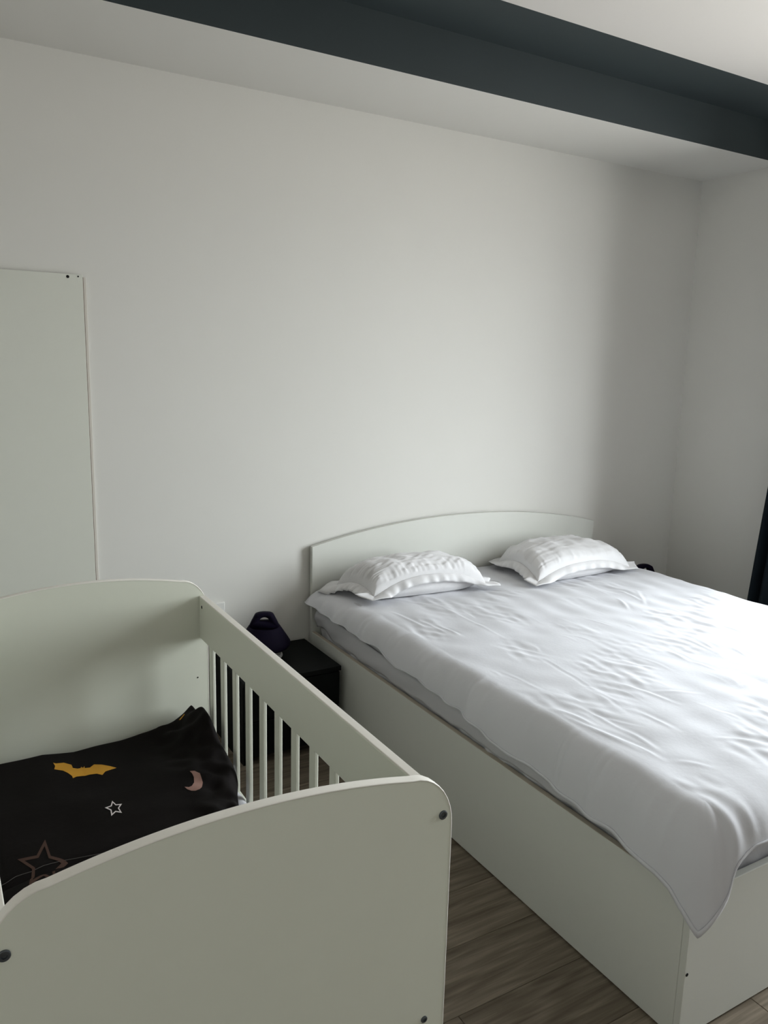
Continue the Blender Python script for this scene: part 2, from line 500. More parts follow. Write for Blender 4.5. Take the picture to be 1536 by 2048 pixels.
wb = Waves(12, 22, 0.035, 0.10, ang=0.15, spread=0.5)
wmask = Waves(13, 8, 0.3, 0.8)
def top_disp(x, y):
    d = 0.0015 * wa(x, y) + 0.0010 * wb(x, y) * smoothstep(-0.3, 1.2, wmask(x, y))
    for x0, y0, x1, y1, h in WR:
        L2 = (x1 - x0) ** 2 + (y1 - y0) ** 2
        msk = (x > min(x0, x1) - 0.06) & (x < max(x0, x1) + 0.06) & (y > min(y0, y1) - 0.06) & (y < max(y0, y1) + 0.06)
        if not msk.any(): continue
        xx, yy = x[msk], y[msk]
        t = np.clip(((xx - x0) * (x1 - x0) + (yy - y0) * (y1 - y0)) / L2, 0, 1)
        nx, ny = -(y1 - y0) / math.sqrt(L2), (x1 - x0) / math.sqrt(L2)
        bend = 0.006 * np.sin(t * 3.1)
        dist = (xx - (x0 + t * (x1 - x0))) * nx + (yy - (y0 + t * (y1 - y0))) * ny - bend
        dd = np.hypot(xx - (x0 + t * (x1 - x0)), yy - (y0 + t * (y1 - y0)))
        env = np.sin(np.pi * np.clip(t, 0.02, 0.98)) ** 0.6 * np.exp(-(np.maximum(dd - np.abs(dist) - 0.004, 0) / 0.01) ** 2)
        w = 0.007 if abs(h) > 2.6 else 0.0045
        prof = np.exp(-(dist / w) ** 2) - 0.45 * np.exp(-((dist - 1.9 * w) / (1.2 * w)) ** 2)
        d[msk] += h * 0.00062 * prof * env
    return d
RS = 0.062                                    # roundness of the mattress edge under the sheet
SX0, SX1, SY1, SY0 = BX0 + 0.008 + RS, BX1 - 0.008 - RS, -0.05, BL - 0.012 + RS
NX, NY = 250, 330
xs = np.linspace(SX0, SX1, NX); ys = np.linspace(SY1, SY0, NY)
X, Y = np.meshgrid(xs, ys, indexing='ij')
sag = lambda x, y: ZT + 0.004 - 0.004 * smoothstep(-1.7, -2.03, y) - 0.007 * smoothstep(-0.55, -0.38, y) + 0.010 * (1 - smoothstep(-0.6, -0.3, y)) * np.sin(np.pi * np.clip((x - SX0) / (SX1 - SX0), 0, 1)) ** 0.7
Z = sag(X, Y) + top_disp(X, Y)
verts = [np.stack([X, Y, Z], -1).reshape(-1, 3)]
faces = grid_faces(NX, NY, 0, flip=True)
# perimeter of the top grid: left side from the head, foot, right side back to the head
per, nor, pos = [], [], []
for j in range(NY):
    per.append(0 * NY + j); nor.append((-1.0, 0.0)); pos.append(j / (NY - 1))
CA = 26
for k in range(1, CA):
    a = math.pi / 2 * k / CA
    per.append(0 * NY + NY - 1); nor.append((-math.cos(a), -math.sin(a))); pos.append(1 + k / CA)
for i in range(NX):
    per.append(i * NY + NY - 1); nor.append((0.0, -1.0)); pos.append(2 + i / (NX - 1))
for k in range(1, CA):
    a = math.pi / 2 * k / CA
    per.append((NX - 1) * NY + NY - 1); nor.append((math.sin(a), -math.cos(a))); pos.append(3 + k / CA)
for j in range(NY - 1, -1, -1):
    per.append((NX - 1) * NY + j); nor.append((1.0, 0.0)); pos.append(4 + (NY - 1 - j) / (NY - 1))
per = np.array(per); nor = np.array(nor); pos = np.array(pos)
base = verts[0][per]
hem_l = np.array([(-0.05, .522), (-0.10, .518), (-0.226, .505), (-0.467, .500), (-0.67, .500), (-0.781, .477), (-0.85, .488), (-0.919, .490), (-0.99, .474), (-1.045, .469), (-1.206, .466), (-1.395, .437), (-1.614, .428), (-1.81, .419), (-1.953, .396), (-1.99, .375)])
corner = np.array([(0.0, .378), (0.3, .336), (0.46, .304), (0.5, .298), (0.54, .304), (0.72, .348), (1.0, .410)])
hem_f = np.array([(1.44, .405), (1.47, .428), (1.514, .469), (1.563, .493), (1.63, .497), (1.9, .480), (2.3, .47), (2.8, .46), (3.1, .40)])
hz = np.empty(len(per))
for k in range(len(per)):
    p, b = pos[k], base[k]
    if p <= 1: hz[k] = np.interp(-b[1], -hem_l[:, 0], hem_l[:, 1])
    elif p < 2: hz[k] = np.interp(p - 1, corner[:, 0], corner[:, 1])
    elif p <= 3: hz[k] = np.interp(b[0], hem_f[:, 0], hem_f[:, 1])
    elif p < 4: hz[k] = np.interp(4 - p, corner[:, 0], corner[:, 1])
    else: hz[k] = 0.45 + 0.015 * math.sin(b[1] * 5)
# gentle smoothing of the hem line
ker = np.hanning(7); ker /= ker.sum()
hs = np.convolve(np.pad(hz, 3, mode='edge'), ker, mode='valid')
cw = np.maximum(np.exp(-((pos - 1.5) / 0.3) ** 4), np.exp(-((pos - 3.5) / 0.3) ** 4))
hz = hs * (1 - cw) + hz * cw
arc = np.concatenate([[0], np.cumsum(np.linalg.norm(np.diff(base[:, :2] + nor * RS, axis=0), axis=1))])
ws = Waves(31, 10, 0.10, 0.5)
ws2 = Waves(32, 10, 0.06, 0.2)
headf = 0.034 * np.exp(-((base[:, 1] + 0.05) / 0.09) ** 2) * (np.abs(nor[:, 0]) > 0.99)
iscorner = np.exp(-((pos - 1.5) / 0.45) ** 2) + np.exp(-((pos - 3.5) / 0.45) ** 2)
wave = ws(arc, 0 * arc)
wave2 = ws2(arc, 0 * arc)
KR, KS = 0, 32
rings = []
out_h = RS + 0.026 + 0.020 * iscorner + headf + 0.006 * wave * (1 - 0.5 * iscorner)
down_h = np.maximum(base[:, 2] - hz, 0.02)
for k in range(1, KR + KS + 1):
    t = k / KS
    cc = out_h * (0.86 - 8.0 * headf)
    out = 2 * t * (1 - t) * cc + t * t * out_h + 0.0028 * wave2 * t
    out = out + 0.0065 * np.sin(arc * 60 + 3 * wave) * np.sin(np.pi * t) * smoothstep(-0.2, 1.2, wave2) * (1 - iscorner)
    down = t * t * down_h
    P = np.column_stack([base[:, 0] + nor[:, 0] * out, base[:, 1] + nor[:, 1] * out, base[:, 2] - down])
    # head end: sheet corner pokes out a little
    rings.append(P)
off = NX * NY
verts += rings
n_p = len(per)
prev = per
for k in range(len(rings)):
    cur = off + k * n_p + np.arange(n_p)
    for i in range(n_p - 1):
        a, b, c_, d = prev[i], prev[i + 1], cur[i + 1], cur[i]
        if a == b: faces.append((a, c_, d))
        else: faces.append((a, b, c_, d))
    prev = cur
bm = bmesh.new()
bv = [bm.verts.new(tuple(map(float, p))) for p in np.concatenate(verts)]
for f in faces: bm.faces.new([bv[i] for i in f])
sheet = obj('top_sheet', bm, M_SHEET, None, True)
md = sheet.modifiers.new('thick', 'SOLIDIFY'); md.thickness = 0.0022; md.offset = -1
tag(sheet, 'white cotton sheet spread over the bed with a pointed corner hanging at the foot', 'sheet')
# stitched hem band along the free edge
k0 = KR + KS - 2
hb_v, hb_f = [], []
for kk in range(k0, KR + KS):
    P = rings[kk].copy()
    P[:, :2] += nor * 0.0016
    hb_v.append(P)
for a in range(len(hb_v) - 1):
    for i in range(n_p - 1):
        hb_f.append((a * n_p + i, a * n_p + i + 1, (a + 1) * n_p + i + 1, (a + 1) * n_p + i))
hem = pyobj('hem', np.concatenate(hb_v), hb_f, M_SHEET, sheet)
md = hem.modifiers.new('thick', 'SOLIDIFY'); md.thickness = 0.0024; md.offset = 0

# ------------------------------------------------------------------ bed pillows
def make_pillow(FL, FR, BR, BL_, zm, ht, seed, label, fl_w=0.05, gather=1.0, sm_f=0.07, sm_e=0.035):
    c = np.mean([FL, FR, BR, BL_], axis=0)
    root = thing('pillow', label, 'pillow', (c[0], c[1], zm), 'oxford pillows at the headboard')
    FL, FR, BR, BL_ = map(np.array, (FL, FR, BR, BL_))
    def plan(u, v):            # u -1 left..1 right, v -1 front..1 back
        a, b = (np.asarray(u) + 1) / 2, (np.asarray(v) + 1) / 2
        a, b = a[..., None], b[..., None]
        return (FL * (1 - a) + FR * a) * (1 - b) + (BL_ * (1 - a) + BR * a) * b
    def seam(u, v):
        u, v = np.clip(np.abs(u), 0, 1), np.clip(np.abs(v), 0, 1)
        return 0.018 + sm_f * (1 - u ** 2.5) * v ** 3 + sm_e * (1 - v ** 2) * u ** 3 + 0.05 * (1 - np.maximum(u, v))
    w1, w2, w3 = Waves(seed, 12, 0.5, 1.4), Waves(seed + 1, 10, 0.12, 0.4, 0, 0.35), Waves(seed + 2, 14, 0.15, 0.5)
    nu, nv = 120, 84
    uu = np.sin(np.linspace(-1, 1, nu) * math.pi / 2); vv = np.sin(np.linspace(-1, 1, nv) * math.pi / 2)
    U, Vv = np.meshgrid(uu, vv, indexing='ij')
    e = np.clip((1 - np.abs(U) ** 3.0) * (1 - np.abs(Vv) ** 2.5), 0, 1)
    inset = 0.965 + 0.03 * (np.abs(U) ** 6 * np.abs(Vv) ** 6)
    P = plan(U * inset, Vv * inset)
    S = seam(U, Vv)
    prof = e ** 0.36
    edge_v = np.exp(-(1 - np.abs(Vv)) / 0.22) ; edge_u = np.exp(-(1 - np.abs(U)) / 0.18)
    wr = 0.0030 * w1(U * 1.4, Vv) + gather * (0.0020 * w2(U * 2.0, Vv * 0.3) * edge_v + 0.003 * w2(Vv * 2.0, U * 0.3) * edge_u) + 0.0016 * w3(U, Vv)
    wr *= smoothstep(0.0, 0.10, e)
    zt = np.maximum(S + (ht - S) * prof + wr, 0.004)
    zb = S * (1 - np.clip(e / 0.30, 0, 1) ** 0.45) + 0.0025
    bulge = 0.30 * (S - 0.018) * np.exp(-((e - 0.12) / 0.12) ** 2)          # underside swells out below the flange
    T = np.dstack([P, zt]); B = np.dstack([P, np.minimum(zb, zt)])
    out = P - P.mean(axis=(0, 1)); ln = np.linalg.norm(out, axis=-1, keepdims=True) + 1e-6
    B[..., :2] += out / ln * bulge[..., None] * 0.6
    v_all = np.concatenate([T.reshape(-1, 3), B.reshape(-1, 3)])
    f_all = grid_faces(nu, nv, 0) + grid_faces(nu, nv, nu * nv, flip=True)
    bm = bmesh.new()
    bv = [bm.verts.new((p[0] - c[0], p[1] - c[1], p[2])) for p in v_all]
    for f in f_all: bm.faces.new([bv[i] for i in f])
    bmesh.ops.remove_doubles(bm, verts=bm.verts[:], dist=0.0004)
    o = obj('pillow_body', bm, M_PILLOW, root, True)
    # flange: flat border with mitred corners that droops and ripples
    per_u, per_v, dirs = [], [], []
    ne, nc = 90, 10
    def side(u0, v0, u1, v1, d):
        for i in range(ne):
            t = i / ne
            per_u.append(u0 + (u1 - u0) * t); per_v.append(v0 + (v1 - v0) * t); dirs.append(d)
    side(-1, -1, 1, -1, (0, -1)); side(1, -1, 1, 1, (1, 0)); side(1, 1, -1, 1, (0, 1)); side(-1, 1, -1, -1, (-1, 0))
    pu, pv = np.array(per_u), np.array(per_v)
    d = np.array(dirs, float)
    # blend outward direction near the corners (mitre)
    corner_w = smoothstep(0.90, 1.0, np.minimum(np.abs(pu), np.abs(pv)))
    mit = 0.8 * np.column_stack([np.sign(pu), np.sign(pv)])
    d = d * (1 - corner_w[:, None]) + mit * corner_w[:, None]
    exx = (FR - FL) / np.linalg.norm(FR - FL); eyy = (BL_ - FL) / np.linalg.norm(BL_ - FL)
    dxy = d[:, :1] * exx + d[:, 1:] * eyy
    P0 = plan(pu * 0.965, pv * 0.965); S0 = seam(pu, pv)
    perim = np.arange(len(pu)) / len(pu)
    ripple = Waves(seed + 5, 9, 0.02, 0.07)(perim, 0 * perim)
    ripple = np.where(True, ripple * np.cos(0), 0)
    V2, nr = [], 7
    for k in range(nr):
        t = k / (nr - 1)
        hang = smoothstep(0.022, 0.070, S0)
        ang = math.radians(55) * hang
        fw_ = fl_w * (1 - 0.34 * hang)
        w = fw_ * (t * 1.08 - 0.08) * np.cos(ang * t)
        droop = fw_ * t * np.sin(ang) * (0.35 + 0.65 * t)
        droop = droop + 0.05 * t * smoothstep(1.50, 1.42, P0[:, 0] + dxy[:, 0] * w)
        rip = 0.0026 * ripple * t * (0.35 + 0.65 * gather)
        z = np.maximum(S0 - droop + rip + 0.003, 0.006 + 0.002 * np.sin(perim * 200) * t - 0.045 * smoothstep(1.50, 1.42, P0[:, 0] + dxy[:, 0] * w) * t)
        wl = w * (1 + 0.10 * ripple * t) + 0.003 * ripple * t * np.sin(ang)
        V2.append(np.column_stack([P0 + dxy * wl[:, None] - c, z]))
    nP = len(pu)
    F2 = []
    for k in range(nr - 1):
        for i in range(nP):
            j = (i + 1) % nP
            F2.append((k * nP + i, k * nP + j, (k + 1) * nP + j, (k + 1) * nP + i))
    fo = pyobj('flange', np.concatenate(V2), F2, M_PILLOW, root)
    md = fo.modifiers.new('thick', 'SOLIDIFY'); md.thickness = 0.003; md.offset = 0
    return root
PZ = ZT + 0.001
make_pillow((1.555, -0.345), (2.105, -0.378), (2.055, -0.140), (1.495, -0.125), PZ, 0.156, 50, 'plump rumpled white pillow at the side nearer the baby crib', fl_w=0.060, gather=1.3, sm_f=0.072, sm_e=0.035)
make_pillow((2.330, -0.460), (2.930, -0.440), (2.900, -0.110), (2.395, -0.095), PZ, 0.150, 70, 'smoother white pillow at the side of the bed nearer the curtain', fl_w=0.062, gather=0.5, sm_f=0.060, sm_e=0.045)

# ------------------------------------------------------------------ baby crib
CXM, CW = 0.3522, 0.6640
CYB, CYF, PT = -0.8928, -2.1032, 0.018
crib = thing('baby_crib', 'white slatted wooden baby crib with arched end panels', 'crib', (CXM, (CYB + CYF) / 2, 0))
def panel_outline():
    hw = CW / 2
    right = [(hw, 0.0), (hw, 0.830)]
    rc = 0.075; u0 = hw - rc
    zq = lambda u: 0.9472 - 0.4082 * u ** 2
    zc = zq(u0)
    for i in range(1, 9):
        a = math.pi / 2 * i / 9
        right.append((u0 + rc * math.cos(a), 0.830 + (zc - 0.830) * math.sin(a)))
    for i in range(0, 15):
        u = u0 * (1 - i / 14)
        right.append((u, zq(u)))
    left = [(-x, z) for x, z in right[:-1]][::-1]
    return [(CXM + x, z) for x, z in right + left]
OUT = panel_outline()
def banding(y0, y1):
    """edge strip following the outline over top and sides"""
    bm = bmesh.new()
    o = OUT
    n = len(o)
    C = Vector((CXM, 0, 0.5))
    prof = []
    for i in range(n):
        a, b = Vector((o[max(i - 1, 0)][0], 0, o[max(i - 1, 0)][1])), Vector((o[min(i + 1, n - 1)][0], 0, o[min(i + 1, n - 1)][1]))
        t = (b - a).normalized(); nn = Vector((t.z, 0, -t.x))
        p = Vector((o[i][0], 0, o[i][1]))
        if nn.dot(p - C) < 0: nn = -nn
        prof.append((p, nn))
    rows = []
    for p, nn in prof:
        rows.append([bm.verts.new((p + nn * d + Vector((0, y, 0)))) for d, y in ((-0.0005, y0 - 0.0004), (0.0012, y0 + 0.0004), (0.0016, y0 + 0.002), (0.0016, y1 - 0.002), (0.0012, y1 - 0.0004), (-0.0005, y1 + 0.0004))])
    for r0, r1 in zip(rows, rows[1:]):
        for k in range(6):
            l = (k + 1) % 6
            bm.faces.new((r0[k], r1[k], r1[l], r0[l]))
    bm.faces.new(rows[0]); bm.faces.new(rows[-1][::-1])
    return bm
for yy in (CYB, CYF - PT):
    pnl = adopt(obj('end_panel', prism_xz(OUT, yy, yy + PT), M_LAM), crib)
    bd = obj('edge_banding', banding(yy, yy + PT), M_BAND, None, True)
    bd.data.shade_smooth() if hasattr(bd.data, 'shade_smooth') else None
    bd.parent = pnl; bd['label'] = 'cream rounded edge strip with top light painted in'
RZ, RZL, RT = 0.8718, 0.7465, 0.0185
RXI, LXI = 0.6605, 0.0495
for x0 in (RXI, LXI - RT):
    adopt(obj('top_rail', bevbox(x0, x0 + RT, CYF + 0.0002, CYB - 0.0002, RZL, RZ, 0.003, 3), M_LAM), crib)
    adopt(obj('rail_cap', bevbox(x0 + 0.0005, x0 + RT - 0.0005, CYF + 0.002, CYB - 0.002, RZ - 0.002, RZ + 0.0014, 0.0012, 2), M_BAND), crib)['label'] = 'cream edge strip on top of the rail with top light painted in'
    adopt(obj('bottom_rail', bevbox(x0, x0 + RT, CYF + 0.0002, CYB - 0.0002, 0.30, 0.40, 0.003, 3), M_LAM), crib)
SLW, SLT = 0.0265, 0.0105
sl_me = None
for x0 in (RXI, LXI - RT):
    for k in range(12):
        ysl = -0.963 - 0.0954 * k
        xc = x0 + 0.0045 + SLT / 2 if x0 == RXI else x0 + RT - 0.0045 - SLT / 2
        if sl_me is None:
            s_ = obj('slat', bevbox(-SLT / 2, SLT / 2, -SLW, 0, 0.402, RZL - 0.002, 0.0028, 3), M_LAM)
            sl_me = s_.data
        else:
            s_ = bpy.data.objects.new('slat', sl_me); COL.objects.link(s_)
        s_.parent = crib
        s_.location = (xc - crib.location.x, ysl - crib.location.y, 0)
adopt(obj('base_board', bevbox(LXI + 0.001, RXI - 0.001, CYF + 0.001, CYB - 0.001, 0.33, 0.348, 0.0015), M_LAM), crib)
for bx, bz, br in ((0.667, 0.849, 0.0075), (0.0418, 0.848, 0.0075), (0.646, 0.487, 0.0058), (0.0735, 0.487, 0.0058)):
    adopt(obj('bolt', disc(bx, CYF - PT - 0.0002, bz, br, (0, -1, 0), 0.0022, 24, 0.0018), M_BOLT), crib)
adopt(obj('screw_hole', disc(RXI - 0.0001, -0.918, 0.846, 0.0048, (-1, 0, 0), 0.0006, 16), M_HOLE), crib)
adopt(obj('screw_hole', disc(0.6525, CYB - 0.0001, 0.626, 0.0022, (0, -1, 0), 0.0006, 12), M_HOLE), crib)

# crib mattress
wm = Waves(91, 12, 0.06, 0.3)
def cdisp(P, N):
    Q = P.copy()
    Q[:, 2] += 0.004 * wm(P[:, 0], P[:, 1]) * (N[:, 2] > 0.5)
    Q[:, 0] += 0.002 * wm(P[:, 1], P[:, 2]) * N[:, 0]
    return Q
V, Fc = rounded_box_mesh(LXI + 0.004, RXI - 0.0035, CYF + 0.006, CYB - 0.006, 0.3485, 0.440, 0.022, 40, 70, 10, cdisp)
bm = bmesh.new(); bv = [bm.verts.new(tuple(v)) for v in V]
for f in Fc:
    try: bm.faces.new([bv[i] for i in f])
    except ValueError: pass
tag(obj('crib_mattress', bm, M_UNDER, smooth=True), 'white covered crib mattress peeking out beside the black duvet', 'mattress')

# black printed duvet lying in the crib
DX0, DX1, DY0, DY1 = 0.064, 0.640, -1.93, -0.905
wd1, wd2 = Waves(101, 14, 0.12, 0.5), Waves(102, 16, 0.04, 0.12)
def duvet_xy(u, v):              # u 0..1 left to right, v 0..1 front to back
    u = np.asarray(u, float); v = np.asarray(v, float)
    yy = DY0 + (DY1 - DY0) * v
    xr = np.interp(yy, [-1.93, -1.50, -1.372, -1.29, -1.24, -1.17, -1.10, -0.99, -0.905], [0.585, 0.592, 0.603, 0.628, 0.648, 0.650, 0.648, 0.648, 0.640])
    xx = DX0 + (xr - DX0) * u
    return xx, yy
def duvet_top(x, y):
    base = np.interp(x, [0.06, 0.22, 0.30, 0.42, 0.52, 0.57, 0.62, 0.66], [0.496, 0.503, 0.492, 0.494, 0.502, 0.524, 0.555, 0.556])
    far = smoothstep(-1.30, -0.98, y)
    z = 0.512 * (1 - far) + base * far
    z = z + 0.035 * np.exp(-((x - 0.645) / 0.06) ** 2 - ((y + 1.05) / 0.10) ** 2)
    z = z + 0.0065 * wd1(x, y) * (0.25 + 0.75 * smoothstep(0.42, 0.58, x)) + 0.0042 * wd2(x, y) * smoothstep(0.45, 0.6, x)
    # shallow seam fold across the near end
    yl = np.interp(x, [0.06, 0.084, 0.133, 0.207, 0.276, 0.6], [-1.468, -1.461, -1.449, -1.441, -1.450, -1.48])
    z = z - 0.010 * np.exp(-((y - yl + 0.012) / 0.010) ** 2)
    return z
nu, nv = 110, 170
uu = (1 - np.cos(np.linspace(0, math.pi, nu))) / 2; vv = (1 - np.cos(np.linspace(0, math.pi, nv))) / 2
U, Vv = np.meshgrid(uu, vv, indexing='ij')
def duvet_edge(u, v):
    du = np.minimum(u, 1 - u) * 0.58; dv = np.minimum(v, 1 - v) * 1.02
    d = np.minimum(du, dv)
    return np.sqrt(np.clip(1 - (1 - np.clip(d / 0.024, 0, 1)) ** 2, 0, 1))
Xd, Yd = duvet_xy(U, Vv)
ed = duvet_edge(U, Vv)
zlow = 0.4465
mid = 0.462
Zt = mid + (duvet_top(Xd, Yd) - mid) * ed
Zb = mid + (zlow - mid) * ed
bm = bmesh.new()
allv = np.concatenate([np.dstack([Xd, Yd, Zt]).reshape(-1, 3), np.dstack([Xd, Yd, Zb]).reshape(-1, 3)])
bv = [bm.verts.new(tuple(map(float, p))) for p in allv]
for f in grid_faces(nu, nv, 0) + grid_faces(nu, nv, nu * nv, True): bm.faces.new([bv[i] for i in f])
bmesh.ops.remove_doubles(bm, verts=bm.verts[:], dist=0.0003)
duvet = tag(obj('baby_duvet', bm, M_BLACK, smooth=True), 'black baby duvet printed with a mustard bat, stars and a moon, lying in the crib', 'duvet')

def print_patch(name, outline, material, label, hole=None):
    """flat printed motif laid on the duvet: outline in world x,y, triangulated finely and draped"""
    bm = bmesh.new()
    if hole is None:
        f = bm.faces.new([bm.verts.new((x, y, 0)) for x, y in outline])
        bmesh.ops.triangulate(bm, faces=[f])
    else:
        a = [bm.verts.new((x, y, 0)) for x, y in outline]; b = [bm.verts.new((x, y, 0)) for x, y in hole]
        n = len(a)
        for i in range(n):
            j = (i + 1) % n
            bm.faces.new((a[i], a[j], b[j], b[i]))
        bmesh.ops.triangulate(bm, faces=bm.faces[:])
    for _ in range(5):
        es = [e for e in bm.edges if e.calc_length() > 0.009]
        if not es: break
        bmesh.ops.subdivide_edges(bm, edges=es, cuts=1)
        bmesh.ops.triangulate(bm, faces=[f for f in bm.faces if len(f.verts) > 3])
    for v in bm.verts:
        z = float(duvet_top(np.array([v.co.x]), np.array([v.co.y]))[0])
        v.co.z = z + 0.0010
    for f in bm.faces:
        if f.normal.z < 0: f.normal_flip()
    me = bpy.data.meshes.new(name); bm.to_mesh(me); bm.free()
    o = link_mesh(name, me, material, duvet); o['label'] = label
    return o
BAT = [(0.239, -0.981), (0.245, -0.987), (0.264, -0.986), (0.28, -1.004), (0.28, -1.026), (0.29, -1.034), (0.297, -1.034), (0.301, -1.025), (0.301, -1.032), (0.305, -1.034), (0.308, -1.026), (0.307, -1.039), (0.319, -1.044), (0.331, -1.032), (0.348, -1.043), (0.366, -1.062), (0.378, -1.079), (0.362, -1.082), (0.349, -1.085), (0.339, -1.099), (0.328, -1.086), (0.312, -1.081), (0.3, -1.081), (0.292, -1.079), (0.28, -1.078), (0.271, -1.083), (0.271, -1.071), (0.264, -1.051), (0.255, -1.035), (0.236, -1.022), (0.241, -1.002)]
print_patch('printed_bat', BAT, M_YEL, 'mustard yellow bat silhouette')
def star(points, inner, stroke):
    P = np.array(points); c = P.mean(axis=0); o = []
    for i in range(5):
        o.append(P[i]); o.append(c + ((P[i] + P[(i + 1) % 5]) / 2 - c) * inner)
    O = np.array(o)
    return [tuple(p) for p in O], [tuple(c + (p - c) * stroke) for p in O]
a, b = star([(0.331, -1.256), (0.348, -1.282), (0.339, -1.323), (0.315, -1.325), (0.309, -1.282)], 0.62, 0.72)
print_patch('printed_star', a, M_WHITEP, 'small pale outlined star', b)
a, b = star([(0.172, -1.346), (0.203, -1.447), (0.173, -1.517), (0.122, -1.499), (0.112, -1.397)], 0.56, 0.72)
print_patch('printed_star', a, M_BROWNP, 'large faded brown outlined star', b)
MOON = [(0.526, -1.226), (0.537, -1.231), (0.546, -1.245), (0.544, -1.275), (0.536, -1.292), (0.528, -1.301), (0.517, -1.304), (0.508, -1.299), (0.501, -1.288), (0.498, -1.276), (0.507, -1.282), (0.515, -1.28), (0.524, -1.269), (0.529, -1.251), (0.529, -1.238)]
print_patch('printed_moon', MOON, M_PINKP, 'dusty pink crescent moon')
print_patch('printed_scrap', [(0.580, -0.944), (0.598, -0.936), (0.597, -0.942), (0.583, -0.949)], M_YEL, 'sliver of a mustard print in the fold')
# thin pale seam line along the fold
sx = np.linspace(0.075, 0.30, 60)
sy = np.interp(sx, [0.06, 0.084, 0.103, 0.133, 0.157, 0.193, 0.207, 0.259, 0.30], [-1.468, -1.461, -1.452, -1.449, -1.442, -1.440, -1.441, -1.448, -1.452])
sz = duvet_top(sx, sy) + 0.0001
V, Fc = [], []
for i in range(60):
    for k in range(6):
        a = 2 * math.pi * k / 6
        V.append((sx[i], sy[i] + 0.0006 * math.cos(a), sz[i] + 0.0006 * math.sin(a)))
for i in range(59):
    for k in range(6):
        l = (k + 1) % 6
        Fc.append((i * 6 + k, i * 6 + l, (i + 1) * 6 + l, (i + 1) * 6 + k))
pyobj('seam', V, Fc, M_SEAM, duvet)

# ------------------------------------------------------------------ board leaning behind the crib
M_JOINT = mat('dark_joint', (0.16, 0.11, 0.08), 0.9, 0.1, 0.1, 30.0)
brd = thing('wall_board', 'tall plain white board standing against the wall behind the crib', 'board', (0.24, -0.014, 0))
adopt(obj('back_panel', bevbox(-0.07, 0.5475, -0.0105, -0.0005, 0.062, 1.814, 0.001), M_BOARDB), brd)
fp = adopt(obj('front_panel', bevbox(-0.08, 0.5345, -0.0235, -0.012, 0.0, 1.820, 0.001), M_BOARD), brd)
adopt(obj('joint_strip', bevbox(0.5346, 0.5366, -0.0215, -0.0106, 0.07, 1.812, 0.0), M_JOINT), brd)['label'] = 'thin dark joint along the board edge'
for hx, hz_, hr in ((0.485, 1.811, 0.0052), (0.5195, 1.8135, 0.0028)):
    s_ = obj('screw_hole', disc(hx, -0.0235, hz_, hr, (0, -1, 0), 0.0006, 16), M_HOLE); s_.parent = fp

# ------------------------------------------------------------------ wall socket behind the crib
so = thing('wall_socket', 'white wall socket low on the wall behind the crib rail', 'socket', (1.0, 0, 0.515))
adopt(obj('cover_plate', bevbox(0.958, 1.040, -0.012, -0.0002, 0.474, 0.558, 0.004, 3), M_SOCK), so)
adopt(obj('socket_face', disc(0.999, -0.0115, 0.516, 0.021, (0, -1, 0), 0.0015, 28, 0.0012), M_SOCK), so)
for dx in (-0.0095, 0.0095):
    adopt(obj('pin_hole', disc(0.999 + dx, -0.0122, 0.516, 0.0025, (0, -1, 0), 0.0006, 12), M_HOLE), so)

# ------------------------------------------------------------------ nightstands and lamps
NSX0, NSX1, NSY, NSZ = 0.985, 1.398, -0.372, 0.344
ns = thing('nightstand', 'black nightstand between the crib and the bed', 'nightstand', ((NSX0 + NSX1) / 2, -0.2, 0), 'black nightstands beside the bed')
adopt(obj('nightstand_top', bevbox(NSX0, NSX1, NSY, -0.016, NSZ - 0.020, NSZ, 0.002), M_NS), ns)
bm = bmesh.new()
box(bm, NSX0 + 0.004, NSX0 + 0.020, NSY + 0.02, -0.018, 0.0, NSZ - 0.0202)
box(bm, NSX1 - 0.020, NSX1 - 0.004, NSY + 0.02, -0.018, 0.0, NSZ - 0.0202)
box(bm, NSX0 + 0.020, NSX1 - 0.020, -0.026, -0.018, 0.03, NSZ - 0.0202)
box(bm, NSX0 + 0.020, NSX1 - 0.020, NSY + 0.02, -0.026, 0.03, 0.046)
adopt(obj('carcass', bm, M_NS), ns)
for z0, z1 in ((0.034, 0.176), (0.180, 0.320)):
    dr = adopt(obj('drawer_front', bevbox(NSX0 + 0.006, NSX1 - 0.006, NSY + 0.003, NSY + 0.0195, z0, z1, 0.0015), M_NS), ns)
    kb = obj('knob', disc((NSX0 + NSX1) / 2, NSY + 0.003, (z0 + z1) / 2, 0.011, (0, -1, 0), 0.018, 20), M_NS, None, True)
    kb.parent = dr

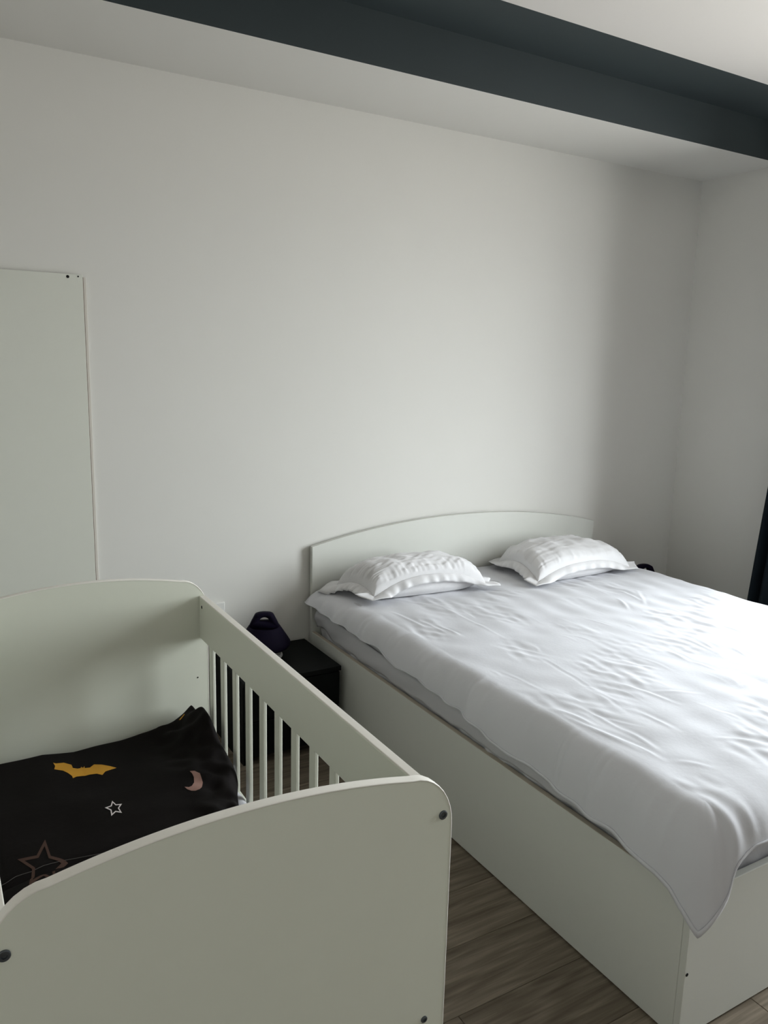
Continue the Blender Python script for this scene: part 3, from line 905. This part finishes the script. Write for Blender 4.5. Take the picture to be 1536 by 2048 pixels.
def make_lamp(x, y, z, label):
    root = thing('table_lamp', label, 'lamp', (x, y, z), 'purple lamps on the nightstands')
    def lathe(name, prof, material, n=48, parent=root):
        V, Fc = [], []
        for r, zz in prof:
            for k in range(n):
                a = 2 * math.pi * k / n
                V.append((r * math.cos(a), r * math.sin(a), zz))
        m_ = len(prof)
        for i in range(m_ - 1):
            for k in range(n):
                l = (k + 1) % n
                Fc.append((i * n + k, i * n + l, (i + 1) * n + l, (i + 1) * n + k))
        Fc.append(tuple(range(n))[::-1]); Fc.append(tuple((m_ - 1) * n + k for k in range(n)))
        bm = bmesh.new(); bv = [bm.verts.new(p) for p in V]
        for f in Fc: bm.faces.new([bv[i] for i in f])
        return obj(name, bm, material, parent, True)
    lathe('lamp_foot', [(0.072, 0.0), (0.075, 0.003), (0.074, 0.008), (0.066, 0.012), (0.030, 0.016), (0.022, 0.03), (0.022, 0.052)], M_LFOOT)
    lathe('lamp_shade', [(0.060, 0.040), (0.088, 0.0395), (0.101, 0.044), (0.1075, 0.054), (0.106, 0.064), (0.099, 0.076), (0.083, 0.101), (0.066, 0.127), (0.0635, 0.131), (0.060, 0.130), (0.045, 0.120), (0.020, 0.117)], M_LAMP)
    # flat carrying handle with a half moon opening, facing into the room
    bm = bmesh.new()
    n = 24
    o_, i_ = [], []
    half = [(0.0630, 0.124), (0.0545, 0.145), (0.0455, 0.162), (0.0400, 0.173), (0.0365, 0.179), (0.0310, 0.183), (0.0220, 0.1855), (0.0110, 0.187), (0.0, 0.1875)]
    hx_ = np.interp(np.linspace(0, 8, n // 2 + 1), range(9), [p[0] for p in half]); hz_ = np.interp(np.linspace(0, 8, n // 2 + 1), range(9), [p[1] for p in half])
    for k in range(n + 1):
        kk = min(k, n - k)
        sg = 1 if k <= n // 2 else -1
        o_.append((sg * float(hx_[kk]), float(hz_[kk])))
        a = math.pi * k / n
        i_.append((0.0205 * math.cos(a), 0.1525 + 0.0190 * math.sin(a)))
    ex = Vector((math.cos(-0.36), math.sin(-0.36), 0)); ey = Vector((-ex.y, ex.x, 0))
    fr = [[bm.verts.new(ex * p[0] + ey * s + Vector((0, 0, p[1]))) for p in o_] for s in (-0.016, 0.016)]
    fi = [[bm.verts.new(ex * p[0] + ey * s + Vector((0, 0, p[1]))) for p in i_] for s in (-0.016, 0.016)]
    for k in range(n):
        bm.faces.new((fr[0][k], fr[0][k + 1], fi[0][k + 1], fi[0][k])); bm.faces.new((fr[1][k], fi[1][k], fi[1][k + 1], fr[1][k + 1]))
        bm.faces.new((fr[0][k], fr[1][k], fr[1][k + 1], fr[0][k + 1])); bm.faces.new((fi[0][k], fi[0][k + 1], fi[1][k + 1], fi[1][k]))
    for sd, flip in ((0, 1), (1, 0)):          # web below the opening
        bm.faces.new([fr[sd][0]] + [fi[sd][0], fi[sd][n]] + [fr[sd][n]])
    bm.faces.new((fi[0][0], fi[1][0], fi[1][n], fi[0][n])); bm.faces.new((fr[0][0], fr[0][n], fr[1][n], fr[1][0]))
    bmesh.ops.bevel(bm, geom=[e for e in bm.edges if e.is_boundary is False and e.calc_face_angle(0) > 1.2], offset=0.002, segments=2, affect='EDGES')
    obj('lamp_handle', bm, M_LAMP, root, True)
    return root
make_lamp(1.163, -0.135, NSZ, 'dark purple cone lamp with carrying handle on the nightstand beside the crib')
ns2 = copy_tree(ns)
ns2.location.x += 3.318 - ns.location.x
ns2['label'] = 'black nightstand on the far side of the bed under the curtain end'
make_lamp(3.262, -0.245, NSZ, 'dark lamp handle showing behind the pillow on the far side of the bed')

# ------------------------------------------------------------------ dark curtain on the right wall
ct = thing('curtain', 'black floor length curtain hanging at the right wall beyond the bed', 'curtain', (3.475, -0.95, 0))
nz, nw = 50, 130
V = []
for i in range(nz):
    z = 0.015 + (2.44 - 0.015) * i / (nz - 1)
    ye = -0.717 - 0.072 * (z - 0.45)
    for j in range(nw):
        t = j / (nw - 1)
        yy = ye - t * 0.36
        amp = 0.042 * (0.7 + 0.3 * (1 - z / 2.44))
        if t < 0.18:                # curtain end returned to the wall, added to block window light from the corner
            q = t / 0.18
            px_, py_ = 3.722 + (3.452 - 3.722) * q, ye + 0.085 * (1 - q) ** 1.0 - 0.012
        else:
            q = (t - 0.18) / 0.82
            px_ = 3.475 - 0.023 * (1 - smoothstep(0, 0.08, q)) + amp * math.sin(2 * math.pi * 3.5 * q) * smoothstep(0, 0.08, q)
            py_ = ye - 0.012 - 0.36 * q
        V.append((px_, py_, z))
cu = pyobj('curtain_cloth', V, grid_faces(nz, nw), M_CURT)
md = cu.modifiers.new('thick', 'SOLIDIFY'); md.thickness = 0.003
adopt(cu, ct)
bm = disc(3.475, -0.78, 2.452, 0.011, (0, -1, 0), 1.9, 16)
adopt(obj('curtain_rod', bm, M_BOLT, smooth=False), ct)
for yb in (-0.83, -2.60):
    adopt(obj('rod_bracket', bevbox(3.465, XR - 0.0002, yb - 0.01, yb + 0.01, 2.447, 2.457, 0.001), M_BOLT), ct)
